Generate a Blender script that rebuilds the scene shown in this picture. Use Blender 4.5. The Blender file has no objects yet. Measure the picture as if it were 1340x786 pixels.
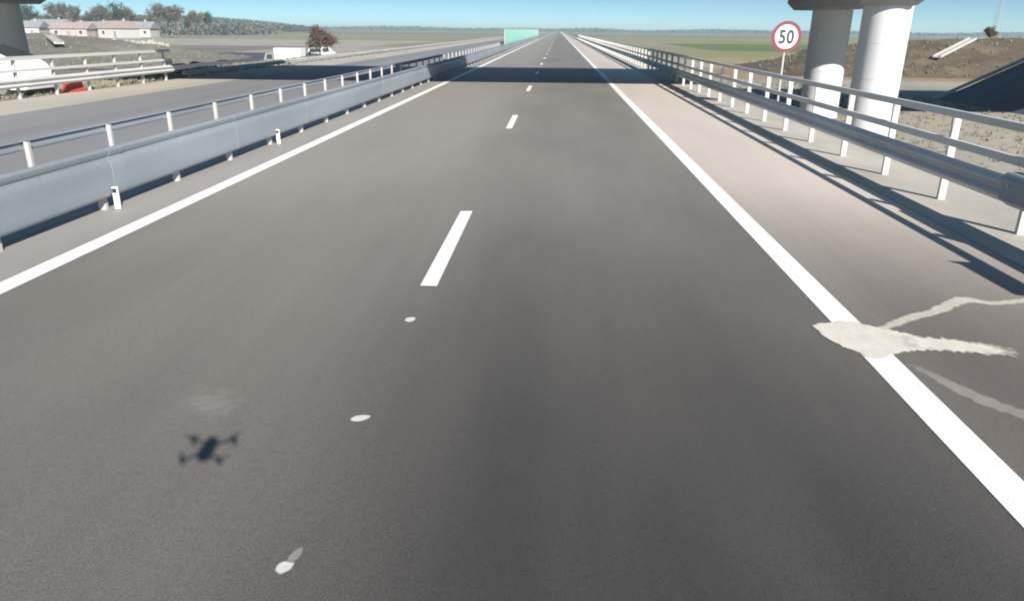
import bpy, math, random
from mathutils import Vector, Matrix
random.seed(7)
sc = bpy.context.scene
C = sc.collection
R = math.radians

# ---------------------------------------------------------------- camera
EYE = Vector((0, 0, 2.3))
FPX, YAW, PITCH, ROLL = 961.1, 0.0563, 0.3525, 0.0098
cam_d = bpy.data.cameras.new('camera'); cam = bpy.data.objects.new('camera', cam_d); C.objects.link(cam)
fw = Vector((-math.sin(YAW)*math.cos(PITCH), math.cos(YAW)*math.cos(PITCH), -math.sin(PITCH)))
rt = Vector((math.cos(YAW), math.sin(YAW), 0)); up = rt.cross(fw)
rt2 = math.cos(ROLL)*rt + math.sin(ROLL)*up; up2 = -math.sin(ROLL)*rt + math.cos(ROLL)*up
M = Matrix((rt2, up2, -fw)).transposed().to_4x4(); M.translation = EYE
cam.matrix_world = M
cam_d.sensor_width = 36; cam_d.lens = FPX/1340*36; cam_d.clip_end = 20000; cam_d.clip_start = 0.02
sc.camera = cam

# ---------------------------------------------------------------- light
SUN = Vector((-0.843, 1.565, -1.0)).normalized()      # the way the light travels
to_sun = -SUN
el = math.asin(to_sun.z); az = math.atan2(to_sun.x, to_sun.y)
w = bpy.data.worlds.new('World'); sc.world = w; w.use_nodes = True
nt = w.node_tree; nt.nodes.clear()
sky = nt.nodes.new('ShaderNodeTexSky'); sky.sky_type = 'NISHITA'; sky.sun_disc = False
sky.sun_elevation = el; sky.sun_rotation = az; sky.air_density = 1.0; sky.dust_density = 0.3; sky.ozone_density = 1.6; sky.altitude = 100
bg = nt.nodes.new('ShaderNodeBackground'); bg.inputs[1].default_value = 0.072
ow = nt.nodes.new('ShaderNodeOutputWorld')
tcw = nt.nodes.new('ShaderNodeTexCoord'); sx = nt.nodes.new('ShaderNodeSeparateXYZ'); cx_ = nt.nodes.new('ShaderNodeCombineXYZ')
nt.links.new(tcw.outputs['Generated'], sx.inputs[0])
mz = nt.nodes.new('ShaderNodeMath'); mz.operation = 'MULTIPLY_ADD'; mz.inputs[1].default_value = 3.4; mz.inputs[2].default_value = .055
nt.links.new(sx.outputs[2], mz.inputs[0]); nt.links.new(sx.outputs[0], cx_.inputs[0]); nt.links.new(sx.outputs[1], cx_.inputs[1]); nt.links.new(mz.outputs[0], cx_.inputs[2])
nrm = nt.nodes.new('ShaderNodeVectorMath'); nrm.operation = 'NORMALIZE'; nt.links.new(cx_.outputs[0], nrm.inputs[0]); nt.links.new(nrm.outputs[0], sky.inputs[0])
tint = nt.nodes.new('ShaderNodeVectorMath'); tint.operation = 'MULTIPLY'; tint.inputs[1].default_value = (.78, 1.03, 1.02)
nt.links.new(sky.outputs[0], tint.inputs[0]); nt.links.new(tint.outputs[0], bg.inputs[0]); nt.links.new(bg.outputs[0], ow.inputs[0])
sun_d = bpy.data.lights.new('sun', 'SUN'); sun_d.energy = 5.0; sun_d.angle = R(0.5); sun_d.color = (1, .935, .865)
sun = bpy.data.objects.new('sun', sun_d); C.objects.link(sun)
sun.rotation_euler = SUN.to_track_quat('-Z', 'Y').to_euler(); sun.location = (20, -30, 40)
vs = sc.view_settings; vs.view_transform = 'Standard'; vs.look = 'None'; vs.gamma = 1; vs.exposure = 0.8
sc.cycles.filter_width = 2.0

# ---------------------------------------------------------------- materials
def mat(name, col, rough=.8, var=.15, scale=1.0, stretch=(1, 1, 1), bump=0.0, bscale=40, metal=0.0, col2=None, detail=6, spec=None, grain=0.0, gscale=60):
    m = bpy.data.materials.new(name); m.use_nodes = True
    n = m.node_tree.nodes; l = m.node_tree.links
    b = n['Principled BSDF']; b.inputs['Roughness'].default_value = rough; b.inputs['Metallic'].default_value = metal
    if spec is not None: b.inputs['Specular IOR Level'].default_value = spec
    tc = n.new('ShaderNodeTexCoord'); mp = n.new('ShaderNodeMapping'); mp.inputs['Scale'].default_value = stretch
    l.new(tc.outputs['Object'], mp.inputs[0])
    nz = n.new('ShaderNodeTexNoise'); nz.inputs['Scale'].default_value = scale; nz.inputs['Detail'].default_value = detail
    l.new(mp.outputs[0], nz.inputs['Vector'])
    mr = n.new('ShaderNodeMapRange'); mr.inputs[1].default_value = .3; mr.inputs[2].default_value = .7
    l.new(nz.outputs[0], mr.inputs[0])
    mx = n.new('ShaderNodeMix'); mx.data_type = 'RGBA'
    c1 = [c*(1-var) for c in col] + [1]; c2 = list(col2)+[1] if col2 else [min(1, c*(1+var)) for c in col]+[1]
    if col2: c1 = list(col)+[1]
    mx.inputs[6].default_value = c1; mx.inputs[7].default_value = c2
    l.new(mr.outputs[0], mx.inputs[0]); out = mx.outputs[2]
    if grain:
        g = n.new('ShaderNodeTexNoise'); g.inputs['Scale'].default_value = gscale; g.inputs['Detail'].default_value = 3
        l.new(tc.outputs['Object'], g.inputs['Vector'])
        gr = n.new('ShaderNodeMapRange'); gr.inputs[1].default_value = .3; gr.inputs[2].default_value = .7
        gr.inputs[3].default_value = 1-grain; gr.inputs[4].default_value = 1+grain
        l.new(g.outputs[0], gr.inputs[0])
        vm = n.new('ShaderNodeVectorMath'); vm.operation = 'SCALE'
        l.new(out, vm.inputs[0]); l.new(gr.outputs[0], vm.inputs['Scale']); out = vm.outputs[0]
    l.new(out, b.inputs['Base Color'])
    if bump:
        bn = n.new('ShaderNodeTexNoise'); bn.inputs['Scale'].default_value = bscale; bn.inputs['Detail'].default_value = 4
        l.new(tc.outputs['Object'], bn.inputs['Vector'])
        bp = n.new('ShaderNodeBump'); bp.inputs['Strength'].default_value = bump; bp.inputs['Distance'].default_value = .02
        l.new(bn.outputs[0], bp.inputs['Height']); l.new(bp.outputs[0], b.inputs['Normal'])
    return m

def asphalt(name, dark, light, dusty, centre, dust_falloff_w, yr=(1.5, 13.5)):  # dusty: pale tone for both the dust and the painted light falloff
    """lane asphalt: streaks along the wheel tracks, pale dust in broad patches, fine aggregate"""
    m = bpy.data.materials.new(name); m.use_nodes = True
    n = m.node_tree.nodes; l = m.node_tree.links
    b = n['Principled BSDF']; b.inputs['Roughness'].default_value = .62; b.inputs['Specular IOR Level'].default_value = .45
    tc = n.new('ShaderNodeTexCoord'); sp = n.new('ShaderNodeSeparateXYZ'); l.new(tc.outputs['Object'], sp.inputs[0])
    def noise(scale, st, detail=5):
        mp = n.new('ShaderNodeMapping'); mp.inputs['Scale'].default_value = st; l.new(tc.outputs['Object'], mp.inputs[0])
        z = n.new('ShaderNodeTexNoise'); z.inputs['Scale'].default_value = scale; z.inputs['Detail'].default_value = detail
        l.new(mp.outputs[0], z.inputs['Vector']); return z.outputs[0]
    def rng(s, a, b_, c, d, smooth=False):
        r = n.new('ShaderNodeMapRange'); l.new(s, r.inputs[0])
        for i, v in enumerate((a, b_, c, d)): r.inputs[i+1].default_value = v
        if smooth: r.interpolation_type = 'SMOOTHSTEP'
        return r.outputs[0]
    def math_(op, a, c):
        r = n.new('ShaderNodeMath'); r.operation = op
        for i, v in enumerate((a, c)):
            if isinstance(v, (int, float)): r.inputs[i].default_value = v
            else: l.new(v, r.inputs[i])
        return r.outputs[0]
    def mix(f, a, c):
        r = n.new('ShaderNodeMix'); r.data_type = 'RGBA'
        l.new(f, r.inputs[0])
        for i, v in ((6, a), (7, c)):
            if isinstance(v, tuple): r.inputs[i].default_value = (*v, 1)
            else: l.new(v, r.inputs[i])
        return r.outputs[2]
    streak = rng(noise(.55, (1.3, .12, 1)), .32, .68, 0, 1)
    patch = rng(noise(.42, (1.1, .32, 1), 4), .3, .7, 0, 1)
    # dust swept out of the driven lane, thicker towards the edges of the carriageway
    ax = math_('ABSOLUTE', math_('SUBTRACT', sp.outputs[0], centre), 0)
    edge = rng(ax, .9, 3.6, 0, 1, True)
    yfalloff = rng(sp.outputs[1], yr[0], yr[1], 0, 1, True)  # vignette-like light falloff painted into the colour: darker near the camera, paler ahead
    f = math_('ADD', math_('MULTIPLY', edge, dust_falloff_w[0]), math_('MULTIPLY', patch, dust_falloff_w[1]))
    f = math_('ADD', f, math_('MULTIPLY', yfalloff, dust_falloff_w[2]))
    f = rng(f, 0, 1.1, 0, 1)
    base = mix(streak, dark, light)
    col = mix(f, base, dusty)  # the dust tone also carries the painted light falloff
    gr = math_('MULTIPLY', rng(noise(95, (1, 1, 1), 3), .35, .65, .8, 1.2), rng(noise(5, (1.2, .05, 1), 5), .3, .7, .97, 1.03))
    gr2 = rng(noise(28, (1, .8, 1), 3), .3, .7, .93, 1.07)
    vm = n.new('ShaderNodeVectorMath'); vm.operation = 'SCALE'; l.new(col, vm.inputs[0]); l.new(math_('MULTIPLY', gr, gr2), vm.inputs['Scale'])
    l.new(vm.outputs[0], b.inputs['Base Color'])
    bp = n.new('ShaderNodeBump'); bp.inputs['Strength'].default_value = .35; bp.inputs['Distance'].default_value = .006
    l.new(noise(140, (1, 1, 1), 2), bp.inputs['Height']); l.new(bp.outputs[0], b.inputs['Normal'])
    return m

MT = {}
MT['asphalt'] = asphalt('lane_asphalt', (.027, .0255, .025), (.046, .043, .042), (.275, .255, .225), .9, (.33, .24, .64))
MT['asphalt_opp'] = mat('opposite_asphalt', (.225, .225, .23), .65, .16, .4, (1.4, .06, 1), .2, 60, grain=.06)
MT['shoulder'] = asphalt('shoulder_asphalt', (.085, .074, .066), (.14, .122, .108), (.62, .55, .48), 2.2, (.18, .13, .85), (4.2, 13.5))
MT['shoulder_left'] = mat('median_side_asphalt', (.25, .235, .22), .7, .2, .5, (1, .3, 1), .3, 120, col2=(.34, .32, .30), grain=.12, gscale=70)
MT['concrete'] = mat('verge_concrete', (.34, .32, .28), .85, .15, .9, (1, .4, 1), .3, 50, col2=(.48, .45, .40), grain=.08)
MT['median'] = mat('median_gravel', (.25, .26, .27), .9, .15, .7, (1, .3, 1), .6, 30, col2=(.36, .37, .37), grain=.15, gscale=35)
MT['tanverge'] = mat('sandy_verge', (.40, .37, .31), .9, .12, .5, (1, .3, 1), .4, 30, grain=.1, gscale=30)
MT['paint'] = mat('road_paint', (.74, .73, .70), .6, .04, 6, (1, .5, 1), .2, 80, grain=.1, col2=(.86, .85, .82))
MT['spill'] = mat('cement_spill', (.62, .58, .52), .9, .1, 5, grain=.08)
MT['galv'] = mat('galvanised_steel', (.52, .53, .52), .6, .12, 1.2, (1, .3, 1), 0, metal=.05, grain=.05, gscale=20)
MT['galvblue'] = mat('weathered_beam_steel', (.25, .29, .325), .5, .15, 1.0, (1, .2, 1), 0, metal=.1, grain=.05, gscale=20)
MT['galv_post'] = mat('galvanised_post', (.50, .49, .47), .55, .08, 3, metal=.15)
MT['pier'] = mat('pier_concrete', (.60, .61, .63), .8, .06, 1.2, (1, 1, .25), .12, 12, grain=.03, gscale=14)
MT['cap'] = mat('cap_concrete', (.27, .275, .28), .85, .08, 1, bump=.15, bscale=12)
MT['slab'] = mat('slope_paving', (.11, .125, .16), .85, .15, 1.2, bump=.3, bscale=20, grain=.1, gscale=20)
MT['kerb'] = mat('pale_kerb', (.42, .41, .39), .85, .1, 1)
MT['berm'] = mat('brown_soil', (.07, .052, .036), .95, .3, .25, (1, 1, 1), .8, 3, col2=(.15, .12, .08), grain=.2, gscale=3)
MT['greysoil'] = mat('grey_soil', (.13, .12, .105), .95, .25, .12, (1, .6, 1), .8, 3, col2=(.21, .195, .165), grain=.15, gscale=2)
MT['yard'] = mat('dark_yard', (.075, .072, .092), .8, .15, .1, (.4, 1.5, 1), grain=.1, gscale=2)
MT['tan'] = mat('bare_tan_ground', (.25, .235, .195), .95, .2, .18, (1, .5, 1), .5, 4, col2=(.36, .335, .285), grain=.12, gscale=4)
MT['orange'] = mat('dry_orange_field', (.24, .17, .10), .95, .2, .1, (1, 1, 1), .5, 3, col2=(.32, .26, .16), grain=.15, gscale=3)
MT['ygreen'] = mat('pale_green_field', (.17, .19, .06), .95, .2, .05, (.4, 1, 1), col2=(.25, .235, .10), grain=.1, gscale=1)
MT['green'] = mat('green_crop_field', (.06, .13, .025), .95, .2, .04, (.4, 1, 1), col2=(.11, .15, .055), grain=.1, gscale=.7)
MT['olive'] = mat('stubble_field', (.17, .17, .09), .95, .2, .03, (.4, 1, 1), col2=(.27, .25, .16), grain=.12, gscale=.7)
MT['far'] = mat('far_field', (.12, .13, .09), .95, .2, .01, (.2, 1, 1), col2=(.19, .18, .13))
MT['white'] = mat('white_vehicle_paint', (.78, .78, .77), .3, .02, 2)
MT['glass'] = mat('dark_glass', (.05, .06, .07), .08, .05, 2, spec=.8)
MT['rubber'] = mat('tyre_rubber', (.02, .02, .02), .8, .1, 5)
MT['rim'] = mat('wheel_rim', (.5, .5, .5), .35, .05, 5, metal=.8)
MT['red'] = mat('red_plastic', (.36, .05, .04), .5, .1, 3)
MT['lamp'] = mat('red_lamp_glass', (.4, .02, .02), .2, .05, 3)
MT['black'] = mat('black_plastic', (.02, .02, .022), .5, .1, 5)
MT['signwhite'] = mat('sign_white', (.78, .74, .76), .5, .02, 5)
MT['signred'] = mat('sign_red', (.19, .025, .05), .5, .04, 5)
MT['signblack'] = mat('sign_black', (.03, .03, .035), .5, .02, 5)
MT['teal'] = mat('teal_green_panel', (.24, .66, .52), .5, .08, .3)
MT['bark'] = mat('bark', (.13, .11, .095), .9, .2, 3)
MT['twig'] = mat('bare_twigs', (.12, .105, .09), .9, .25, 2)
MT['leafdark'] = mat('evergreen_leaf', (.045, .07, .05), .8, .3, .3)
MT['twiggrey'] = mat('grey_twigs', (.12, .13, .125), .9, .3, .05)
MT['drygrass'] = mat('dry_grass', (.17, .165, .10), .9, .3, .6, col2=(.25, .235, .16))
MT['bushbrown'] = mat('brown_bush_twigs', (.11, .085, .065), .9, .3, 2)
MT['treeline'] = mat('far_wood', (.055, .075, .055), .9, .35, .02)
MT['hilltan'] = mat('hill_scrub', (.13, .14, .08), .95, .25, .02, (1, 1, 1), col2=(.19, .185, .12), grain=.15, gscale=.2)
MT['wallpink'] = mat('pale_pink_render', (.40, .34, .335), .9, .05, .5)
MT['wallwhite'] = mat('white_render', (.46, .455, .44), .9, .05, .5)
MT['wallgrey'] = mat('grey_render', (.33, .335, .34), .9, .05, .5)
MT['roofgrey'] = mat('grey_roof', (.26, .26, .28), .8, .15, 1)
MT['roofred'] = mat('faded_red_roof', (.34, .27, .25), .8, .15, 1)
MT['rubble'] = mat('pale_rubble', (.34, .325, .29), .95, .2, 1, bump=.5, bscale=4)
MT['mast'] = mat('mast_steel', (.36, .38, .42), .6, .1, 1, metal=.3)
MT['droneg'] = mat('drone_grey', (.07, .07, .075), .45, .05, 20)

# ---------------------------------------------------------------- mesh helpers
class MB:
    def __init__(s): s.v = []; s.f = []; s.mi = []
    def add(s, v, f, mi=0):
        o = len(s.v); s.v += [tuple(p) for p in v]; s.f += [tuple(i+o for i in q) for q in f]; s.mi += [mi]*len(f); return s
    def box(s, x0, x1, y0, y1, z0, z1, mi=0):
        v = [(x, y, z) for z in (z0, z1) for y in (y0, y1) for x in (x0, x1)]
        return s.add(v, [(0, 2, 3, 1), (4, 5, 7, 6), (0, 1, 5, 4), (2, 6, 7, 3), (0, 4, 6, 2), (1, 3, 7, 5)], mi)
    def tube(s, p0, p1, r0, r1=None, n=10, caps=True, mi=0):
        r1 = r0 if r1 is None else r1
        p0, p1 = Vector(p0), Vector(p1); d = (p1-p0).normalized()
        a = d.cross(Vector((0, 0, 1)) if abs(d.z) < .9 else Vector((1, 0, 0))).normalized(); b = d.cross(a)
        v = []
        for p, r in ((p0, r0), (p1, r1)):
            for k in range(n):
                t = 2*math.pi*k/n; v.append(p + a*(math.cos(t)*r) + b*(math.sin(t)*r))
        f = [(k, (k+1) % n, n+(k+1) % n, n+k) for k in range(n)]
        if caps: f += [tuple(range(n-1, -1, -1)), tuple(range(n, 2*n))]
        return s.add(v, f, mi)
    def extrude_y(s, prof, ys, closed=True, mi=0, zf=None, xf=None):
        """prof: list of (x,z); swept along y"""
        n = len(prof); v = []
        for y in ys:
            for x, z in prof: v.append((x + (xf(y) if xf else 0), y, z + (zf(y) if zf else 0)))
        f = []
        for k in range(len(ys)-1):
            for i in range(n if closed else n-1):
                j = (i+1) % n; f.append((k*n+i, k*n+j, (k+1)*n+j, (k+1)*n+i))
        if closed: f += [tuple(range(n-1, -1, -1)), tuple((len(ys)-1)*n+i for i in range(n))]
        return s.add(v, f, mi)
    def prism(s, pts, axis, a0, a1, mi=0):
        """polygon pts (2D) extruded along axis"""
        def P(p, a):
            return {'x': (a, p[0], p[1]), 'y': (p[0], a, p[1]), 'z': (p[0], p[1], a)}[axis]
        n = len(pts); v = [P(p, a0) for p in pts] + [P(p, a1) for p in pts]
        f = [(i, (i+1) % n, n+(i+1) % n, n+i) for i in range(n)] + [tuple(range(n-1, -1, -1)), tuple(range(n, 2*n))]
        return s.add(v, f, mi)
    def build(s, name, mats, parent=None, smooth=False, bevel=0, loc=None):
        me = bpy.data.meshes.new(name); me.from_pydata(s.v, [], s.f)
        if not isinstance(mats, (list, tuple)): mats = [mats]
        for m in mats: me.materials.append(MT[m] if isinstance(m, str) else m)
        if len(mats) > 1: me.polygons.foreach_set('material_index', s.mi)
        me.validate(); me.update()
        import bmesh
        if len(s.f) < 60000 and not getattr(s, 'open', False):
            bm = bmesh.new(); bm.from_mesh(me); bmesh.ops.recalc_face_normals(bm, faces=bm.faces); bm.to_mesh(me); bm.free()
        if smooth: me.shade_smooth()
        o = bpy.data.objects.new(name, me); C.objects.link(o)
        if parent: o.parent = parent
        if loc: o.location = loc
        if bevel:
            b = o.modifiers.new('bevel', 'BEVEL'); b.width = bevel; b.segments = 2; b.limit_method = 'ANGLE'; b.angle_limit = R(40)
        if smooth:
            try:
                me.set_sharp_from_angle(angle=R(40))
            except Exception: pass
        return o

def tag(o, label=None, cat=None, group=None, kind=None):
    if label: o['label'] = label
    if cat: o['category'] = cat
    if group: o['group'] = group
    if kind: o['kind'] = kind
    return o
def empty(name, loc=(0, 0, 0), rz=0):
    o = bpy.data.objects.new(name, None); C.objects.link(o); o.location = loc; o.rotation_euler = (0, 0, rz); o.empty_display_size = .3; return o
def copy_tree(o, parent=None):
    c = o.copy(); C.objects.link(c); c.parent = parent
    for ch in list(o.children): copy_tree(ch, c)
    return c
def struct(o): o['kind'] = 'structure'; return o
def sheet(name, x0, x1, y0, y1, z, m, ny=1, xj=0):
    mb = MB(); mb.open = True
    ys = [y0 + (y1-y0)*k/ny for k in range(ny+1)]
    for a, b in zip(ys[:-1], ys[1:]):
        mb.add([(x0, a, z), (x1, a, z), (x1, b, z), (x0, b, z)], [(0, 1, 2, 3)])
    return mb.build(name, m)

# ---------------------------------------------------------------- ground (one heightfield, fields as cells)
LOW = -1.3
def zg(x, y):
    pts = [(-24.5, LOW), (-22.8, -.16), (-17.9, -.03), (-15, -.03), (5, -.03), (6.9, -.03), (9.2, LOW)]
    if x <= pts[0][0] or x >= pts[-1][0]: return LOW
    for (xa, za), (xb, zb) in zip(pts[:-1], pts[1:]):
        if xa <= x <= xb: return za + (zb-za)*(x-xa)/(xb-xa)
xs = [-9000, -3000, -1500, -700, -400, -250, -160, -110, -80, -62, -50, -40, -33, -28, -24.5, -22.8, -17.9, -15, 5, 6.9, 9.2, 13, 18, 24, 32, 42, 60, 90, 140, 250, 400, 700, 1500, 3000, 9000]
ys = [-60, 0, 15, 30, 40, 46, 54, 64, 72, 85, 98, 116, 138, 159, 200, 250, 330, 500, 800, 1400, 2600, 5000, 9500]
gm = MB(); gm.open = True
gv = [(x, y, zg(x, y)) for y in ys for x in xs]
names = ['tan', 'orange', 'ygreen', 'green', 'olive', 'far', 'greysoil', 'yard', 'berm', 'tanverge', 'hilltan']
def cell(x, y):
    if -24.5 < x < -17: return 'tanverge' if y < 60 else 'greysoil'
    if -17 < x < 6.9: return 'greysoil'
    if 6.9 < x < 9.2: return 'greysoil' if y < 200 else 'olive'
    if x > 0:
        if y < 64: return 'tan'
        if y < 85: return 'tan' if x < 13 else 'orange'
        if y < 116: return 'orange' if x > 18 else 'tan'
        if y < 159: return 'ygreen' if x > 24 else 'olive'
        if y < 250: return 'green' if x > 32 else 'olive'
        if y < 500: return 'ygreen' if x > 42 else 'olive'
        return 'far'
    if y < 64: return 'greysoil'
    if y < 116: return 'yard' if -50 < x < -28 else ('olive' if x > -28 else 'greysoil')
    if y < 159: return 'greysoil' if x < -50 else 'tan'
    if y < 250: return 'tan' if x < -40 else 'olive'
    if y < 500: return 'olive'
    return 'far'
nx = len(xs)
for j in range(len(ys)-1):
    for i in range(nx-1):
        gm.f.append((j*nx+i, j*nx+i+1, (j+1)*nx+i+1, (j+1)*nx+i)); gm.mi.append(names.index(cell((xs[i]+xs[i+1])/2, (ys[j]+ys[j+1])/2)))
gm.v = gv
struct(gm.build('ground', names))

# ---------------------------------------------------------------- carriageways, verges, markings
YE = 4000
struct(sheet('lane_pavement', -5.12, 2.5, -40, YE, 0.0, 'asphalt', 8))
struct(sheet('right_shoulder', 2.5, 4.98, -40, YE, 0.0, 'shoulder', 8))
struct(sheet('left_shoulder', -6.12, -5.12, -40, YE, 0.0, 'shoulder_left', 8))
struct(sheet('opposite_carriageway', -14.95, -7.55, -40, YE, 0.0, 'asphalt_opp', 8))
mb = MB()
struct(mb.extrude_y([(4.98, -.1), (4.98, .012), (6.9, .0), (6.9, -.1)], [-40, YE]).build('right_verge', 'concrete'))
mb = MB()
struct(mb.extrude_y([(-7.55, -.1), (-7.55, .01), (-6.12, .01), (-6.12, -.1)], [-40, YE]).build('median_strip', 'median'))
mb = MB()
struct(mb.extrude_y([(-17.95, -.1), (-17.95, .0), (-14.95, .008), (-14.95, -.1)], [-40, YE]).build('far_verge', 'tanverge'))
def edge_line(x, wd, y0=-40, y1=YE):
    return struct(sheet('edge_line', x-wd/2, x+wd/2, y0, y1, 0.004, 'paint', 6))
edge_line(-5.12, .24); edge_line(2.5, .24); edge_line(-7.95, .16)
for k in range(-2, 60):
    y0 = 6.57 + 12*k
    if -6 < y0: struct(sheet('lane_dash', -1.17-.08, -1.17+.08, y0, y0+3.1, .004, 'paint'))
for k in range(-1, 40):
    struct(sheet('lane_dash', -11.4, -11.25, 3+12*k, 6+12*k, .004, 'paint'))

# ---------------------------------------------------------------- guardrails
def wide_beam(x, z0, side, h):
    a = [(0, -.03), (.02, .0), (.05, .01), (.13, .012), (.30, .012), (.36, .012), (.40, -.0), (.425, -.022), (.45, -.022), (.47, .0), (.52, .01), (.545, -.03)]
    a = [(x + side*d, z0 + h*t/.545) for t, d in a]
    return a + [(px - side*.006, pz) for px, pz in reversed(a)]
def thrie(x, z0, side, back=False, h=.506, waves=2):
    """three-wave beam profile, crests bulge towards 'side'"""
    n = 24; d = .042
    a = []
    for k in range(n+1):
        t = k/n; wv = .5-.5*math.cos(2*math.pi*waves*t)
        a.append((x + side*d*(wv*2-1), z0 + h*t))
    b = [(px - side*.006, pz) for px, pz in reversed(a)]
    return a + b
YS = [-12, 0, 10, 20, 40, 80, 160, 320, 640, 1280]

def post_mesh(h, w=.10, d=.06, base=-.05):
    m = MB()   # C-section post
    t = .012
    m.box(-w/2, w/2, -d/2, -d/2+t, base, h); m.box(-w/2, -w/2+t, -d/2+t, d/2, base, h); m.box(w/2-t, w/2, -d/2+t, d/2, base, h)
    return m
def guardrail(label, x, side, y_first, sp, n0, n1, beam=None, top=None, post_h=.8, yend=1280, ystart=-12, spacer=True, railoff=.11, mid=None, wide=False):
    root = empty('guardrail', (x, ystart, 0)); tag(root, label, 'guardrail')
    Y = [y for y in YS if ystart < y < yend]; Y = [ystart]+Y+[yend]; Yl = [y-ystart for y in Y]
    first = None
    for k in range(n0, n1):
        y = y_first + sp*k - ystart
        if first is None:
            p = post_mesh(post_h).build('post', 'galv_post', root, loc=(0, y, 0)); first = [p]
            if beam and spacer:
                s_ = MB().box(-.03-(.035 if mid else 0), .03+(.035 if mid else 0), -.05, .05, beam[0]+.1, beam[1]-.1).build('spacer_block', 'galv', root, loc=(side*(.075+(.035 if mid else 0)), y, 0)); first.append(s_)
            if top:
                s_ = MB().box(-.012, .012, -.03, .03, top[0]-.12, top[1]-.02).build('rail_bracket', 'galv_post', root, loc=(side*.045, y, 0)); first.append(s_)
        else:
            for q in first:
                c = q.copy(); C.objects.link(c); c.location.y = y
    if beam:
        m = MB(); m.extrude_y((wide_beam if wide else thrie)(side*(railoff*1.25 + (.07 if mid else 0)), beam[0], side, h=beam[1]-beam[0]), Yl)
        m.build('beam', 'galvblue' if wide else 'galv', root, smooth=True)
        if first:
            q = None
            for k in range(int((min(yend, 70)-ystart)/4)):
                yy = (y_first-ystart) % 4 + .25 + 4*k
                if q is None:
                    P_ = (wide_beam if wide else thrie)(side*(railoff*1.25 + (.07 if mid else 0) + .009), beam[0]+.002, side, h=beam[1]-beam[0]-.004)
                    q = MB().extrude_y(P_, [-.16, .16]).build('splice', 'galvblue' if wide else 'galv', root, smooth=True, loc=(0, yy, 0))
                else:
                    c = q.copy(); C.objects.link(c); c.location.y = yy
    if mid:
        m = MB(); m.extrude_y([(side*.055, mid[0]), (side*.12, mid[0]), (side*.12, mid[1]), (side*.055, mid[1])], Yl); m.build('middle_rail', 'galv', root)
    if top:
        xr = side*.085
        z0, z1 = top
        pr = [(xr-.035, z0), (xr+.035, z0), (xr+.045, z0+.01), (xr+.045, z1-.045), (xr+.03, z1-.03), (xr+.045, z1-.015), (xr+.035, z1), (xr-.035, z1), (xr-.045, z1-.01), (xr-.045, z0+.01)]
        m = MB(); m.extrude_y(pr, Yl); m.build('top_rail', 'galv', root)
    return root
gr_r = guardrail('tall galvanised guardrail with a top rail along the right shoulder', 5.72, -1, 9.1, 2, -9, 110, (.36, .68), (1.20, 1.30), 1.26, mid=(.81, .91))
gr_l = guardrail('galvanised guardrail with one wide ribbed beam beside the left edge line', -6.0, 1, 9.3, 2, -9, 110, (.17, .80), None, .74, wide=True)
# the far side of the median: posts and a box rail, seen from behind
root = empty('guardrail', (-7.25, -12, 0)); tag(root, 'slim silver rail on white posts along the far side of the median strip', 'guardrail')
f0 = None
for k in range(-9, 110):
    y = 9.8 + 1.96*k + 12
    if f0 is None: f0 = post_mesh(.80, .065, .05).build('post', 'galv_post', root, loc=(0, y, 0))
    else:
        c = f0.copy(); C.objects.link(c); c.location.y = y
xr = -.07
pr = [(xr-.04, .68), (xr+.02, .68), (xr+.035, .695), (xr+.035, .725), (xr+.0, .735), (xr+.0, .79), (xr+.035, .80), (xr+.03, .82), (xr-.04, .82)]
MB().extrude_y(pr, [0, 12, 32, 60, 120, 300, 700, 1290]).build('rail', 'galvblue', root)
# outer barrier of the opposite carriageway: tall part that ends in a curled terminal, then a low one
gr_f = guardrail('tall two-rail guardrail on the far left verge ending in a rounded terminal', -17.72, 1, 24.1, 1.93, -18, 6, (.36, .67), (1.22, 1.34), 1.30, yend=34.2, mid=(.85, .94))
m = MB()   # curled terminal
pts = []
for k in range(9):
    t = math.pi*k/8; pts.append((.14-.22+.22*math.cos(t), .30*math.sin(t)))
for (ax, ay), (bx, by) in zip(pts[:-1], pts[1:]):
    m.add([(ax, ay, .40), (bx, by, .40), (bx, by, .88), (ax, ay, .88), (ax*.94, ay*.94, .40), (bx*.94, by*.94, .40), (bx*.94, by*.94, .88), (ax*.94, ay*.94, .88)],
          [(0, 1, 2, 3), (7, 6, 5, 4), (3, 2, 6, 7), (1, 0, 4, 5)])
m.build('terminal', 'galv', gr_f, loc=(0, 46.2, 0))
gr_g = guardrail('knee-low grey rail running on from the far left verge to the horizon', -17.72, 1, 36.0, 2, 0, 95, (.12, .34), None, .34, ystart=35.2, railoff=.06)

# white delineators on the near left rail, their reflector strips
for i, y in enumerate((9.3, 15.3)):
    o = empty('delineator', (-5.80, y, 0)); tag(o, 'white delineator peg in front of the left beam, %s' % ('the nearer one' if i == 0 else 'the farther one'), 'delineator', 'delineator pegs at the left rail')
    MB().prism([(-.035, -.02), (.035, -.02), (.035, .02), (-.035, .02)], 'z', 0.01, .31).build('peg', 'paint', o, bevel=.005)
    MB().box(-.028, .028, -.0245, -.0205, .23, .29).build('reflector', 'signblack', o)

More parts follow.
